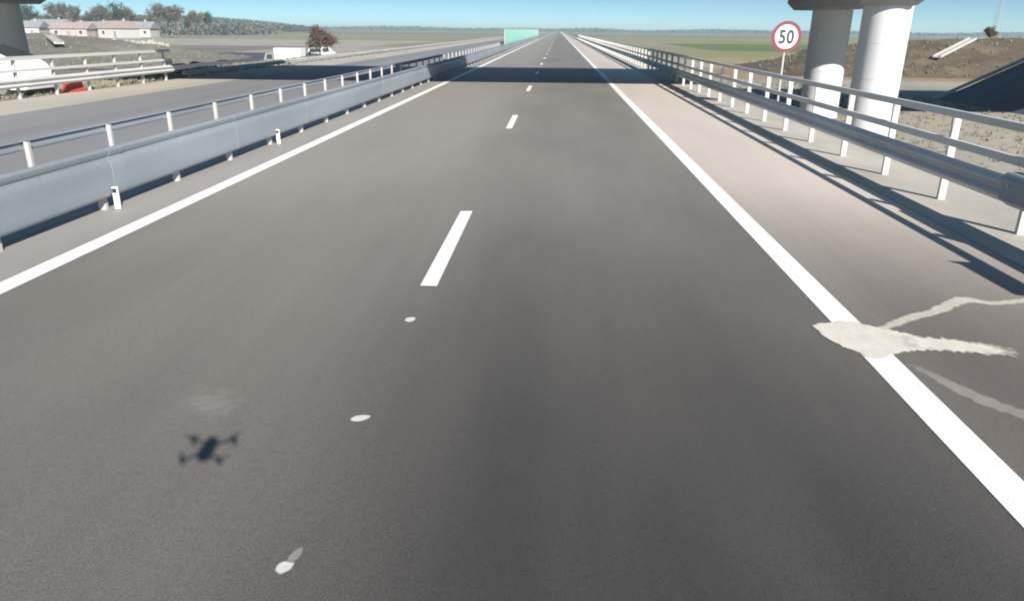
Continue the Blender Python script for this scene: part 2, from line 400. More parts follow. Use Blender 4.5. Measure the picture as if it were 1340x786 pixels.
# bulky dark sleeve and its bracket on the right rail, at the right edge of the picture
o = empty('rail_joint_sleeve', (5.6, 8.35, 0)); tag(o, 'dark grey steel sleeve around the right guardrail beam near the camera', 'rail sleeve')
MB().prism([(-.22, .44), (-.10, .36), (.04, .36), (.06, .5), (.06, .70), (-.02, .76), (-.18, .76), (-.24, .7)], 'y', -.75, .8).build('shell', 'galvblue', o, bevel=.02)
for yy in (-.6, -.2, .2, .6): MB().tube((-.25, yy, .62), (-.2, yy, .62), .02, n=8).build('bolt', 'galv_post', o)
o = empty('rail_end_bracket', (5.6, 5.62, 0)); tag(o, 'small steel bracket projecting from the top rail of the right guardrail', 'bracket')
MB().prism([(-.20, .16), (-.12, .05), (-.10, -.9), (.10, -.9), (.10, .12)], 'z', 1.315, 1.345).build('plate', 'galv', o)
MB().box(.0, .06, -.8, .05, 1.2, 1.312).build('web', 'galv', o)

# ---------------------------------------------------------------- overpass
br = empty('overpass', (12, 28.6, 0)); tag(br, 'concrete road overpass on round columns crossing above the motorway', 'bridge')
BO = Vector((12, 28.6, 0))
def bp(mb, name, m, **k):
    mb.v = [tuple(Vector(p)-BO) for p in mb.v]; return mb.build(name, m, br, **k)
SK = .04
def skew(mb):
    mb.v = [(x, y+SK*x, z) for x, y, z in mb.v]; return mb
for cx, cy in ((11.88, 29.35), (11.98, 35.4), (-26.1, 29.35), (-26.1, 35.4)):
    prof = [(LOW-.3, .83)]; z = LOW+.75
    while z < 3.0:
        prof += [(z-.012, .83), (z-.008, .818), (z+.008, .818), (z+.012, .83)]; z += 1.25
    prof.append((3.24, .83)); n = 56
    p = MB(); v = [(cx+r_*math.cos(2*math.pi*k/n), cy+r_*math.sin(2*math.pi*k/n), z_) for z_, r_ in prof for k in range(n)]
    p.add(v, [(a*n+k, a*n+(k+1) % n, (a+1)*n+(k+1) % n, (a+1)*n+k) for a in range(len(prof)-1) for k in range(n)] + [tuple(range((len(prof)-1)*n, len(prof)*n))])
    bp(p, 'column', 'pier', smooth=True)
for x0, x1 in ((10.4, 12.95), (-28.0, -24.25)):
    x1 -= .28
    m = MB()
    lo = [(x0+.15, 28.5, 3.24), (x1-.15, 28.5, 3.24), (x1-.15, 36.3, 3.24), (x0+.15, 36.3, 3.24)]
    mi_ = [(x0, 27.85, 3.55), (x1, 27.85, 3.55), (x1, 36.9, 3.55), (x0, 36.9, 3.55)]
    hi = [(x, y, 4.2) for x, y, z in mi_]
    q = lo+mi_+hi; m.add(q, [(3, 2, 1, 0), (8, 9, 10, 11)] + [(4*j+k, 4*j+(k+1) % 4, 4*j+4+(k+1) % 4, 4*j+4+k) for j in (0, 1) for k in range(4)])
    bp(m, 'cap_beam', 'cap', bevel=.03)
for k in range(6):
    y = 29.0 + k*2.0
    g = MB().prism([(y, 4.2), (y+.6, 4.2), (y+.6, 4.4), (y+.4, 4.5), (y+.4, 5.0), (y+.75, 5.1), (y-.15, 5.1), (y+.2, 5.0), (y+.2, 4.5), (y, 4.4)], 'x', -46, 33.6)
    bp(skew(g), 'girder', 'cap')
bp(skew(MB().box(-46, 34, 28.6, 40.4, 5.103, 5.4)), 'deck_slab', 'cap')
for y in (28.6, 40.1):
    bp(skew(MB().box(-46, 34, y, y+.3, 5.403, 6.1)), 'parapet', 'cap')
    bp(skew(MB().tube((-46, y+.15, 6.55), (34, y+.15, 6.55), .05)), 'handrail', 'galv')
    r = MB()
    for k in range(41): r.box(-46+2*k-.03, -46+2*k+.03, y+.12, y+.18, 6.08, 6.52)
    bp(skew(r), 'handrail_posts', 'galv')
bp(skew(MB().box(-45.5, 33.4, 28.95, 40.05, 5.403, 5.46)), 'roadway', 'asphalt_opp')
for x0 in (32.4, -46):
    bp(skew(MB().box(x0, x0+1.6, 28.7, 40.3, LOW-.2, 5.0)), 'abutment', 'pier')
# paved slope at the right abutment with its pale kerb, approach embankments beyond
m = MB()
v = [(22.2, 25, LOW-.1), (22.2, 46, LOW-.1), (32.4, 44.6, 4.1), (32.4, 26, 4.1), (32.4, 46, LOW-.1), (32.4, 25, LOW-.1)]
m.add(v, [(0, 3, 2, 1), (1, 2, 4), (0, 5, 3), (3, 5, 4, 2), (0, 1, 4, 5)])
struct(m.build('abutment_slope', 'slab'))
m = MB(); a = Vector((22.2, 46.0, LOW-.02)); b = Vector((32.4, 44.6, 4.18))
for s_ in (0,):
    d = Vector((0, .32, 0)); u = Vector((0, 0, .1))
    m.add([a-d*.2, b-d*.2, b+d, a+d, a-d*.2+u, b-d*.2+u, b+d+u, a+d+u], [(0, 1, 2, 3), (7, 6, 5, 4), (0, 4, 5, 1), (1, 5, 6, 2), (2, 6, 7, 3), (3, 7, 4, 0)])
tag(m.build('slope_kerb', 'kerb'), 'pale concrete kerb up the edge of the dark paved abutment slope', 'kerb')
for x0, x1, s_ in ((34.0, 200, 1), (-46, -200, -1)):
    m = MB()
    a0 = [(x0, 22.5, LOW-.1), (x0, 28.6+SK*x0-.2, 4.98), (x0, 40.4+SK*x0+.2, 4.98), (x0, 49, LOW-.1)]
    a1 = [(x1, 22.5, LOW-.1), (x1, 30, 4.98), (x1, 42, 4.98), (x1, 49, LOW-.1)]
    m.add(a0+a1, [(0, 1, 2, 3), (7, 6, 5, 4), (0, 4, 5, 1), (1, 5, 6, 2), (2, 6, 7, 3), (0, 3, 7, 4)])
    struct(m.build('approach_embankment', 'berm'))

# ---------------------------------------------------------------- soil berms left and right
def berm(name, m, rows, nsub=14, jit=.12):
    """rows: list of (y, [(x,z)...]) lofted; noise adds clods"""
    mb = MB(); mb.open = True; import mathutils
    R2 = []
    for (ya, pa), (yb, pb) in zip(rows[:-1], rows[1:]):
        for k in range(6): R2.append((ya+(yb-ya)*k/6, [(a[0], a[1]+(b[1]-a[1])*k/6) for a, b in zip(pa, pb)]))
    R2.append(rows[-1]); grid = []
    for y, pz in R2:
        line = []
        for (xa, za), (xb, zb) in zip(pz[:-1], pz[1:]):
            for k in range(nsub): line.append((xa+(xb-xa)*k/nsub, za+(zb-za)*k/nsub))
        line.append(pz[-1])
        grid.append([(x, y, z + (mathutils.noise.noise(Vector((x*.35, y*.5, 1))) + .6*mathutils.noise.noise(Vector((x*1.3, y*1.1, 5))))*jit*2) for x, z in line])
    N = len(grid[0])
    for l_ in grid: mb.v += l_
    for j in range(len(grid)-1):
        for i in range(N-1): mb.f.append((j*N+i, j*N+i+1, (j+1)*N+i+1, (j+1)*N+i)); mb.mi.append(0)
    o = mb.build(name, m, smooth=True); struct(o); return o
def berm_tufts(o, n, m_, label):
    mb = MB(); mb.open = True; rn = random.Random(n); vs_ = [v.co for v in o.data.vertices if v.co.z > LOW+.15]
    for k in range(n):
        p = rn.choice(vs_); p = p + Vector((rn.uniform(-.8, .8), rn.uniform(-.2, .2), 0)); S_ = rn.uniform(.5, 1.4)
        for j in range(6):
            a = rn.uniform(0, 6.28); L = .28*S_*rn.uniform(.5, 1.2); c = p + Vector((rn.gauss(0, .12), rn.gauss(0, .12), -.06)); d = Vector((math.cos(a), math.sin(a), 0))*L*.6
            w2 = Vector((-math.sin(a), math.cos(a), 0))*.05
            mb.add([c-w2, c+w2, c+d+Vector((0, 0, L))], [(0, 1, 2)])
    return tag(mb.build('scrub', m_), label, 'scrub', kind='stuff')
def xr_(ts, z): return [(x, LOW + (zz-LOW)*z) for x, zz in ts]
crest = [(20, LOW), (27, .6), (34, 1.55), (46, 1.95), (70, 2.1), (120, 2.3), (200, 2.4)]
b1 = berm('soil_berm', 'berm', [(68, [(x, LOW-.1) for x, z in crest]), (71, xr_(crest, .25)), (74, xr_(crest, .5)), (77, xr_(crest, .76)), (80, xr_(crest, 1)), (86, xr_(crest, .97)), (95, [(x, LOW-.1) for x, z in crest])])
crest = [(-130, 2.0), (-90, 1.6), (-62, 1.5), (-54, 1.0), (-47, .2), (-42, -.7), (-38, LOW)]
b2 = berm('soil_berm', 'greysoil', [(64, [(x, LOW-.1) for x, z in crest]), (68, xr_(crest, .3)), (73, xr_(crest, .6)), (78, xr_(crest, .85)), (82, xr_(crest, 1)), (90, xr_(crest, .96)), (102, [(x, LOW-.1) for x, z in crest])])
berm_tufts(b1, 1100, 'drygrass', 'dry weeds scattered over the brown berm on the right')
berm_tufts(b2, 700, 'drygrass', 'dry weeds scattered over the grey berm on the left')
def chute(p0, p1, wd, label):
    m = MB(); a = Vector(p0); b = Vector(p1); d = (b-a).cross(Vector((0, 0, 1))).normalized()*wd; u = Vector((0, 0, .22))
    for s0, s1, h in ((-.5, -.35, 1), (.35, .5, 1), (-.35, .35, .5)):
        q = [a+d*s0, b+d*s0, b+d*s1, a+d*s1]; q2 = [p+u*h for p in q]
        m.add(q+q2, [(0, 1, 2, 3), (7, 6, 5, 4), (0, 4, 5, 1), (1, 5, 6, 2), (2, 6, 7, 3), (3, 7, 4, 0)])
    return tag(m.build('drainage_chute', 'kerb'), label, 'drainage chute')
chute((34.9, 73.6, .25), (41.0, 79.9, 1.82), .75, 'pale concrete drainage chute down the brown berm on the right')
chute((-50.2, 75.5, .55), (-55.2, 81.5, 1.22), .9, 'pale concrete drainage chute down the grey berm on the left')

# ---------------------------------------------------------------- speed sign
s = empty('speed_sign', (7.15, 25.0, -.15), R(2)); tag(s, 'round 50 speed limit sign with red ring on a thin pole by the right guardrail', 'sign')
MB().tube((0, .04, -.3), (0, .04, 2.75), .033, n=12).build('pole', 'galv_post', s, smooth=True)
def disc(r0, r1, y0, y1, n=48):
    m = MB(); v = []
    for y in (y0, y1):
        for r in (r0, r1):
            for k in range(n):
                t = 2*math.pi*k/n; v.append((r*math.cos(t), y, 2.33+r*math.sin(t)))
    f = []
    for k in range(n):
        j = (k+1) % n
        f += [(k, j, n+j, n+k), (2*n+k, 3*n+k, 3*n+j, 2*n+j), (n+k, n+j, 3*n+j, 3*n+k), (k, 2*n+k, 2*n+j, j)]
    m.add(v, f); return m
disc(.36, .465, -.012, .0).build('ring', 'signred', s)
MB().add([(r*math.cos(2*math.pi*k/48), y, 2.33+r*math.sin(2*math.pi*k/48)) for y, r in ((-.008, .375), (.004, .375)) for k in range(48)],
         [tuple(range(48)), tuple(range(95, 47, -1))] + [(k, (k+1) % 48, 48+(k+1) % 48, 48+k) for k in range(48)]).build('face', 'signwhite', s)
for ch, xo in (('5', -.225), ('0', .025)):
    cu = bpy.data.curves.new('numeral', 'FONT'); cu.body = ch; cu.size = .56; cu.extrude = .002; cu.offset = .018
    t = bpy.data.objects.new('numeral', cu); C.objects.link(t)
    bpy.context.view_layer.update()
    me = bpy.data.meshes.new_from_object(t); bpy.data.objects.remove(t)
    me.materials.clear(); me.materials.append(MT['signblack'])
    t = bpy.data.objects.new('numeral', me); C.objects.link(t); t.parent = s
    t.rotation_euler = (R(90), 0, 0); t.location = (xo-.02, -.013, 2.33-.195); t.scale = (.82, 1, 1)

# ---------------------------------------------------------------- teal screen on the median
sr = empty('median_screen', (-6.62, 96, 0)); tag(sr, 'teal green screen of panels standing along the median far ahead', 'screen')
pm = ptm = None
for k in range(40):
    y = 4*k
    if pm is None:
        pm = MB().box(-.03, .03, .05, 3.95, .62, 2.35).build('panel', 'teal', sr)
        ptm = MB().box(-.05, .05, -.05, .045, 0, 2.42).build('post', 'galv_post', sr)
    else:
        for q in (pm, ptm):
            c = q.copy(); C.objects.link(c); c.location.y = y

# ---------------------------------------------------------------- vehicles
def wheel(parent, x, y, r=.32, wd=.2, sy=-1):
    t = MB().tube((0, -wd/2, 0), (0, wd/2, 0), r, n=24).build('wheel', 'rubber', parent, smooth=True, loc=(x, y, r))
    MB().tube((0, sy*wd/2, 0), (0, sy*(wd/2+.012), 0), r*.62, n=16).build('rim', 'rim', t)
def vehicle(name, label, loc, rz, prof, half, wx, glasses, cat, length, lights=True):
    """side profile prof (x,z) extruded across y with tumblehome; front is +x"""
    v = empty(name, loc, rz); tag(v, label, cat)
    m = MB(); n = len(prof); vv = []
    for yk, ins in ((-half, 1), (-half*.94, 0), (half*.94, 0), (half, 1)):
        for x, z in prof:
            tz = max(0, (z-.85))*.16
            y = yk - math.copysign(tz, yk)
            vv.append((x*(1 - (.02 if ins else 0)), y, z - (.03 if ins and z > .5 else 0)))
    f = []
    for k in range(3):
        for i in range(n):
            j = (i+1) % n; f.append((k*n+i, k*n+j, (k+1)*n+j, (k+1)*n+i))
    f += [tuple(range(n-1, -1, -1)), tuple(3*n+i for i in range(n))]
    m.add(vv, f); m.build('body', 'white', v, bevel=.025)
    for g in glasses:
        kind, pts = g
        if kind == 'side':
            for sy in (-1, 1):
                q = []
                for off in (.0, .012):
                    for x, z in pts: q.append((x, sy*(half*.995 - max(0, z-.85)*.16 + off - .004), z-.015))
                nn = len(pts)
                MB().add(q, [tuple(range(nn)), tuple(range(2*nn-1, nn-1, -1))] + [(i, (i+1) % nn, nn+(i+1) % nn, nn+i) for i in range(nn)]).build('side_window', 'glass', v)
        else:
            (xa, za), (xb, zb) = pts; hw = half*.80; dx, dz = -(zb-za), (xb-xa); L_ = math.hypot(dx, dz); dx, dz = dx/L_*.012, dz/L_*.012
            if kind == 'rear': dx, dz = -abs(dx), abs(dz)
            else: dx, dz = abs(dx), abs(dz)
            q = [(xa, -hw, za), (xa, hw, za), (xb, hw*.93, zb), (xb, -hw*.93, zb)]
            q += [(x+dx, y, z+dz) for x, y, z in q]
            MB().add(q, [(0, 1, 2, 3), (7, 6, 5, 4), (0, 4, 5, 1), (1, 5, 6, 2), (2, 6, 7, 3), (3, 7, 4, 0)]).build('windscreen' if kind == 'front' else 'rear_window', 'glass', v)
    for x in wx:
        for sy in (-1, 1): wheel(v, x, sy*(half-.1), sy=sy)
    for sy in (-1, 1):
        MB().box(length-.06, length-.005, sy*half*.72-.14, sy*half*.72+.14, .62, .78).build('headlight', 'signwhite', v)
        MB().box(-.01, .04, sy*half*.78-.09, sy*half*.78+.09, .7, .95).build('tail_light', 'lamp', v)
    MB().box(.1, length-.1, -half*.9, half*.9, .18, .3).build('underbody', 'black', v)
    return v
van = [(.05, .28), (0, .55), (.03, 1.1), (.22, 1.62), (.6, 1.76), (2.6, 1.78), (3.3, 1.58), (3.85, 1.34), (4.15, 1.14), (4.36, .82), (4.40, .5), (4.36, .28), (.3, .25)]
hatch = [(.05, .28), (0, .55), (.06, 1.0), (.30, 1.42), (.75, 1.60), (2.2, 1.62), (2.75, 1.5), (3.35, 1.10), (3.95, .98), (4.28, .84), (4.38, .6), (4.36, .30), (4.2, .25), (.3, .25)]
vehicle('parked_car', 'white compact van parked side-on behind the far left guardrail', (-23.05, 26.7, -.14), 0, van, .88, (.85, 3.45),
        [('side', [(.32, 1.14), (.46, 1.58), (1.25, 1.62), (1.25, 1.14)]), ('side', [(1.33, 1.14), (1.33, 1.62), (2.2, 1.63), (2.2, 1.14)]), ('side', [(2.28, 1.14), (2.28, 1.63), (2.6, 1.63), (3.2, 1.45), (3.62, 1.16)]),
         ('front', [(3.80, 1.40), (2.75, 1.77)]), ('rear', [(.06, 1.15), (.2, 1.55)])], 'car', 4.40)
c2 = vehicle('parked_car', 'small white car under the brown leafless tree beyond the opposite carriageway', (-27.6, 86.5, LOW), R(84), hatch, .88, (.85, 3.45),
        [('side', [(.42, 1.06), (.62, 1.42), (2.15, 1.50), (2.15, 1.06)]), ('front', [(3.28, 1.15), (2.80, 1.47)]), ('rear', [(.09, 1.05), (.29, 1.38)])], 'car', 4.38)
# white box truck
t = empty('box_truck', (-27.7, 72, LOW-.06), 0); t.scale = (.68, .68, .68); tag(t, 'white box truck with a dark cab standing beyond the opposite carriageway', 'truck')
MB().box(1.55, 5.3, -1.1, 1.1, .75, 2.75).build('box_body', 'white', t, bevel=.03)
MB().box(.9, 5.35, -.5, .5, .5, .72).build('chassis', 'black', t)
cb = MB().prism([(.0, .45), (0, 1.25), (.30, 2.05), (1.42, 2.1), (1.42, .45)], 'y', -1.0, 1.0).build('cab', 'cap', t, bevel=.05)
MB().prism([(.38, 1.3), (.55, 1.9), (1.25, 1.92), (1.25, 1.3)], 'y', -1.012, -1.0).build('cab_window', 'glass', cb)
for x in (.75, 4.3):
    for sy in (-1, 1): wheel(t, x, sy*.9, .42, .25, sy)
# red plastic barrier
rb = empty('plastic_barrier', (-17.98, 26.9, -.05), R(78)); rb.scale = (.45, .8, .75); tag(rb, 'red plastic road barrier block behind the far left guardrail', 'road barrier')
MB().prism([(-.24, 0), (.24, 0), (.24, .18), (.10, .34), (.08, .62), (-.08, .62), (-.10, .34), (-.24, .18)], 'x', 0, 1.7).build('block', 'red', rb, bevel=.02)
MB().tube((.35, 0, .6), (.35, 0, .66), .06).build('filler_cap', 'signwhite', rb)

# ---------------------------------------------------------------- trees, bushes
def bare_tree(name, h, spread, tm, twm, seed, leaves=260, fork=.3, leaf=.16):
    rnd = random.Random(seed)
    tr = MB(); tips = []
    def grow(p, d, L, r, lev):
        q = p + d*L; tr.tube(p, q, r, r*.62, n=6 if lev < 2 else 4, caps=False)
        if lev >= 4 or r < .012: tips.append(q); return
        tips.append(p.lerp(q, .6)) if lev > 1 else None
        nb = 3 if lev < 3 else 2
        for k in range(nb):
            a = rnd.uniform(0, 6.28); s_ = rnd.uniform(.35, .8)*spread
            nd = (d + Vector((math.cos(a)*s_, math.sin(a)*s_, rnd.uniform(-.05, .25)))).normalized()
            grow(q, nd, L*rnd.uniform(.58, .8), r*.58, lev+1)
        if lev == 0: grow(q, (d+Vector((rnd.uniform(-.15, .15), rnd.uniform(-.15, .15), 0))).normalized(), L*.8, r*.7, lev+1)
    grow(Vector((0, 0, -.1)), Vector((0, 0, 1)), h*fork, h*.022, 0)
    cr = MB(); cr.open = True
    for k in range(leaves):
        c = rnd.choice(tips) + Vector([rnd.gauss(0, h*.045) for _ in range(3)])
        a = Vector([rnd.uniform(-1, 1) for _ in range(3)]).normalized(); b = a.cross(Vector([rnd.uniform(-1, 1) for _ in range(3)])).normalized()
        L = h*leaf*rnd.uniform(.25, .6); W = L*.22
        cr.add([c-a*L-b*W*.4, c+a*L*.2-b*W, c+a*L, c+b*W], [(0, 1, 2, 3)])
    return tr, cr
def place_tree(proto, loc, rz, sc_, label, group):
    c = copy_tree(proto); c.location = loc; c.rotation_euler = (0, 0, rz); c.scale = sc_; tag(c, label, 'tree', group); return c
def make_tree(name, label, cat, loc, h, spread, tm, twm, seed, group=None, **k):
    r = empty(name, loc); tag(r, label, cat, group)
    tr, cr = bare_tree(name, h, spread, tm, twm, seed, **k)
    tr.open = True
    tr.build('trunk', tm, r); cr.build('crown', twm, r); return r
make_tree('bare_tree', 'round brown leafless tree standing beyond the opposite carriageway right of the white truck', 'tree', (-25.6, 82, LOW), 4.6, 1.25, 'bark', 'bushbrown', 3, leaves=3800, fork=.26, leaf=.085)
make_tree('bare_bush', 'dark bush on the brown berm at the right edge', 'bush', (44.8, 84, 1.75), 2.6, 1.8, 'bark', 'bushbrown', 5, leaves=1300, fork=.16, leaf=.14)
make_tree('small_bush', 'small dark bush in the pale ground left of the median', 'bush', (-26.5, 112, LOW), 1.5, 1.8, 'bark', 'leafdark', 8, leaves=500, fork=.16)

# pale village and bare trees on the left
def house(x, y, wd, dp, h, rf, wall, roof, rz, label):
    r = empty('house', (x, y, LOW), rz); tag(r, label, 'house', 'village houses beyond the left berm')
    MB().box(-wd/2, wd/2, -dp/2, dp/2, -.2, h).build('wall', wall, r)
    o_ = .45
    rv = [(-wd/2-o_, -dp/2-o_, h-.1), (wd/2+o_, -dp/2-o_, h-.1), (wd/2+o_, dp/2+o_, h-.1), (-wd/2-o_, dp/2+o_, h-.1), (-wd/2-o_, 0, h+rf), (wd/2+o_, 0, h+rf)]
    rr = MB().add(rv, [(0, 1, 5, 4), (2, 3, 4, 5), (0, 4, 3), (1, 2, 5), (0, 3, 2, 1)]).build('roof', roof, r)
    MB().box(wd*.2, wd*.2+.5, .4, .9, h, h+rf+.6).build('chimney', wall, rr)
    k = max(2, int(wd/3.2))
    for i in range(k):
        cx = -wd/2 + wd*(i+.5)/k
        if i == k//2:
            MB().box(cx-.5, cx+.5, -dp/2-.05, -dp/2+.02, 0, 2.1).build('door', 'roofgrey', r)
        else:
            f = MB().box(cx-.6, cx+.6, -dp/2-.05, -dp/2+.02, 1.0, 2.3).build('window', 'signwhite', r)
            MB().box(cx-.5, cx+.5, -dp/2-.07, -dp/2-.052, 1.1, 2.2).build('pane', 'glass', f)
    return r
def LX(px, y): return y*(px-731)/961.1/.94     # rough lateral for a photo column at distance y
hs = [(97, 250, 9, 8, 3.0, 2.0, 'wallwhite', 'roofgrey', .2, 'small white house with grey roof, leftmost of the village'),
      (125, 262, 13, 9, 3.2, 2.4, 'wallpink', 'roofgrey', -.1, 'long pale pink house with grey roof in the village'),
      (152, 240, 11, 8, 2.8, 1.8, 'wallpink', 'roofred', .15, 'low pale pink house with faded red roof in the village'),
      (180, 255, 12, 8, 3.0, 2.0, 'wallgrey', 'roofgrey', 0, 'pale grey house with grey roof in the middle of the village'),
      (207, 246, 9, 8, 3.0, 2.2, 'wallwhite', 'roofred', -.25, 'white house with faded red roof in the village'),
      (232, 270, 11, 8, 3.0, 2.2, 'wallwhite', 'roofgrey', .1, 'white house with grey roof, rightmost of the village')]
for px, y, wd, dp, h, rf, wa, ro, rz, lb in hs: house(LX(px, y), y, wd, dp, h, rf, wa, ro, rz, lb)
# pale rubble heaps before the village
for i, (px, y, s_) in enumerate(((196, 150, 1.0), (214, 146, .8), (236, 150, 1.2), (249, 143, .8))):
    m = MB(); rnd = random.Random(i+40)
    for k in range(60):
        a = rnd.uniform(0, 6.28); q = rnd.random()**.6*3.2*s_; hz = max(0, 1-q/(3.4*s_))*1.3*s_
        x, yy, z = math.cos(a)*q, math.sin(a)*q, rnd.uniform(0, hz); w2 = rnd.uniform(.25, .6)
        pts = [Vector((x, yy, z)) + Vector([rnd.uniform(-w2, w2) for _ in range(3)]) for _ in range(8)]
        c0 = Vector((x, yy, z))
        m.add([c0+Vector((-w2, -w2, -w2*.6)), c0+Vector((w2, -w2*.8, -w2*.6)), c0+Vector((w2*.8, w2, -w2*.6)), c0+Vector((-w2, w2, -w2*.6)), c0+Vector((rnd.uniform(-w2, w2)*.4, rnd.uniform(-w2, w2)*.4, w2))], [(0, 1, 4), (1, 2, 4), (2, 3, 4), (3, 0, 4), (3, 2, 1, 0)])
    o = m.build('rubble_heap', 'rubble', loc=(LX(px, y), y, LOW)); tag(o, ['pale rubble heap before the village, leftmost of four', 'second pale rubble heap from the left before the village', 'largest pale rubble heap, third from the left', 'pale rubble heap before the village, rightmost of four'][i], 'rubble heap', 'rubble heaps before the village')
protos = []
for i in range(4):
    r = empty('bare_tree', (0, 0, 0)); tr, cr = bare_tree('t', 8, [.8, .6, 1.0, .7][i], 'bark', 'twig', 20+i, leaves=1100, fork=.27, leaf=.10); tr.open = True
    tr.build('trunk', 'bark', r); cr.build('crown', 'twig' if i % 2 == 0 else 'leafdark', r); protos.append(r)
cols = [38, 47, 58, 67, 76, 84, 92, 101, 113, 122, 130, 139, 147, 158, 166, 175, 183, 192, 200, 209, 218, 226, 236, 247, 258, 268, 280, 292, 304, 316]
rnd = random.Random(5)
desc = ['slender', 'spreading', 'short', 'tall', 'leaning', 'thin']
used = set()
for i, px in enumerate(cols):
    y = rnd.uniform(275, 330) if px < 250 else rnd.uniform(250, 280)
    h = rnd.uniform(1.0, 1.7)
    if px in (130,): h = 1.9
    where = 'above the left chute' if px < 90 else ('behind the village' if px < 250 else 'right of the village')
    lb = '%s bare tree %s, tree number %s from the left of the row' % ('tall' if h > 1.35 else 'low', where, ['one','two','three','four','five','six','seven','eight','nine','ten','eleven','twelve','thirteen','fourteen','fifteen','sixteen','seventeen','eighteen','nineteen','twenty','twenty-one','twenty-two','twenty-three','twenty-four','twenty-five','twenty-six','twenty-seven','twenty-eight','twenty-nine','thirty'][i])
    pr_ = protos[i % 4]
    o = pr_ if i < 4 else copy_tree(pr_)
    o.location = (LX(px, y), y, LOW); o.rotation_euler = (0, 0, rnd.uniform(0, 6)); o.scale = (h*.9, h*.9, h)
    tag(o, lb, 'tree', 'bare trees around the village')

# ---------------------------------------------------------------- distant hill and woods
m = MB(); m.open = True
NX, NY = 60, 10
for j in range(NY+1):
    for i in range(NX+1):
        x = -760 + 620*i/NX; y = 500 + 420*j/NY
        u = i/NX; e = math.sin(min(1, max(0, u*1.15))*math.pi)**.8 if u*1.15 < 1 else 0
        hh = 11*e*math.sin(math.pi*j/NY)**.7 + (math.sin(i*.7)+math.sin(i*.31+j))*.5*e
        m.v.append((x, y, LOW-.3+hh))
for j in range(NY):
    for i in range(NX): m.f.append((j*(NX+1)+i, j*(NX+1)+i+1, (j+1)*(NX+1)+i+1, (j+1)*(NX+1)+i)); m.mi.append(0)
struct(m.build('hill', 'hilltan', smooth=True))
def wood(name, label, x0, x1, y0, y1, zf, h, n, m_, leaf):
    mb = MB(); mb.open = True; rn = random.Random(n)
    for k in range(n):
        x = rn.uniform(x0, x1); y = rn.uniform(y0, y1)
        lump = .55+.45*math.sin(x*.021+1.3*math.sin(x*.006))*math.sin(x*.0057+.4)
        hh = h*(.45+.55*abs(lump))
        c = Vector((x, y, zf(x, y) + rn.random()**.8*hh))
        a = Vector([rn.uniform(-1, 1) for _ in range(3)]).normalized(); b = a.cross(Vector([rn.uniform(-1, 1) for _ in range(3)])).normalized()
        L = leaf*rn.uniform(.5, 1.2)
        mb.add([c-a*L, c-b*L*.6, c+a*L, c+b*L*.6], [(0, 1, 2, 3)])
    o = mb.build(name, m_); return tag(o, label, 'wood', kind='stuff')
wood('distant_wood', 'dark line of far-off woodland along the whole horizon', -3200, 3200, 1500, 1620, lambda x, y: LOW, 8, 42000, 'treeline', 3.2)
wood('hill_wood', 'grey green wood along the top of the low hill on the left', -560, -225, 640, 730, lambda x, y: 5.5 if x < -330 else 5.5-(x+330)*.065, 6, 20000, 'treeline', 1.3)

wood('village_wood', 'greyish leafless wood behind the pale village on the left', -300, -150, 345, 420, lambda x, y: LOW, 9, 22000, 'twiggrey', .8)

def tufts(name, label, spans, n, m_):
    mb = MB(); mb.open = True; rn = random.Random(n)
    for k in range(n):
        x0, x1, y0, y1, hh = rn.choice(spans); x = rn.uniform(x0, x1); y = y0+(y1-y0)*rn.random()**1.3; z = zg(x, y)
        for j in range(5):
            a = rn.uniform(0, 6.28); L = hh*rn.uniform(.5, 1.3); dx, dy = math.cos(a), math.sin(a); w_ = .008+.0006*y
            bx, by = x+rn.gauss(0, .06), y+rn.gauss(0, .06)
            mb.add([(bx-dy*w_, by+dx*w_, z-.01), (bx+dy*w_, by-dx*w_, z-.01), (bx+dx*L*.5, by+dy*L*.5, z+L)], [(0, 1, 2)])
    return tag(mb.build(name, m_), label, 'grass', kind='stuff')
tufts('dry_grass', 'thin dry grass on the slopes behind both guardrails', [(6.95, 10.5, 3, 60, .14), (6.95, 9.5, 3, 90, .12), (-24.5, -18.2, 20, 70, .12), (9.5, 22, 10, 60, .10)], 9000, 'drygrass')
# thin lattice mast on the right
mr_ = empty('lattice_mast', (110.5, 205, LOW)); tag(mr_, 'thin grey lattice mast rising behind the brown berm on the right', 'mast')
m = MB(); Hm = 24
for k in range(3):
    a = 2*math.pi*k/3; m.tube((math.cos(a)*1.3, math.sin(a)*1.3, 0), (math.cos(a)*.35, math.sin(a)*.35, Hm), .07, .05, n=5)
m.build('legs', 'mast', mr_)
m = MB()
for j in range(28):
    z0, z1 = Hm*j/28, Hm*(j+1)/28; r0, r1 = 1.3-.95*j/28, 1.3-.95*(j+1)/28
    for k in range(3):
        a, b = 2*math.pi*k/3, 2*math.pi*(k+1)/3
        m.tube((math.cos(a)*r0, math.sin(a)*r0, z0), (math.cos(b)*r1, math.sin(b)*r1, z1), .03, n=4)
m.build('bracing', 'mast', mr_)

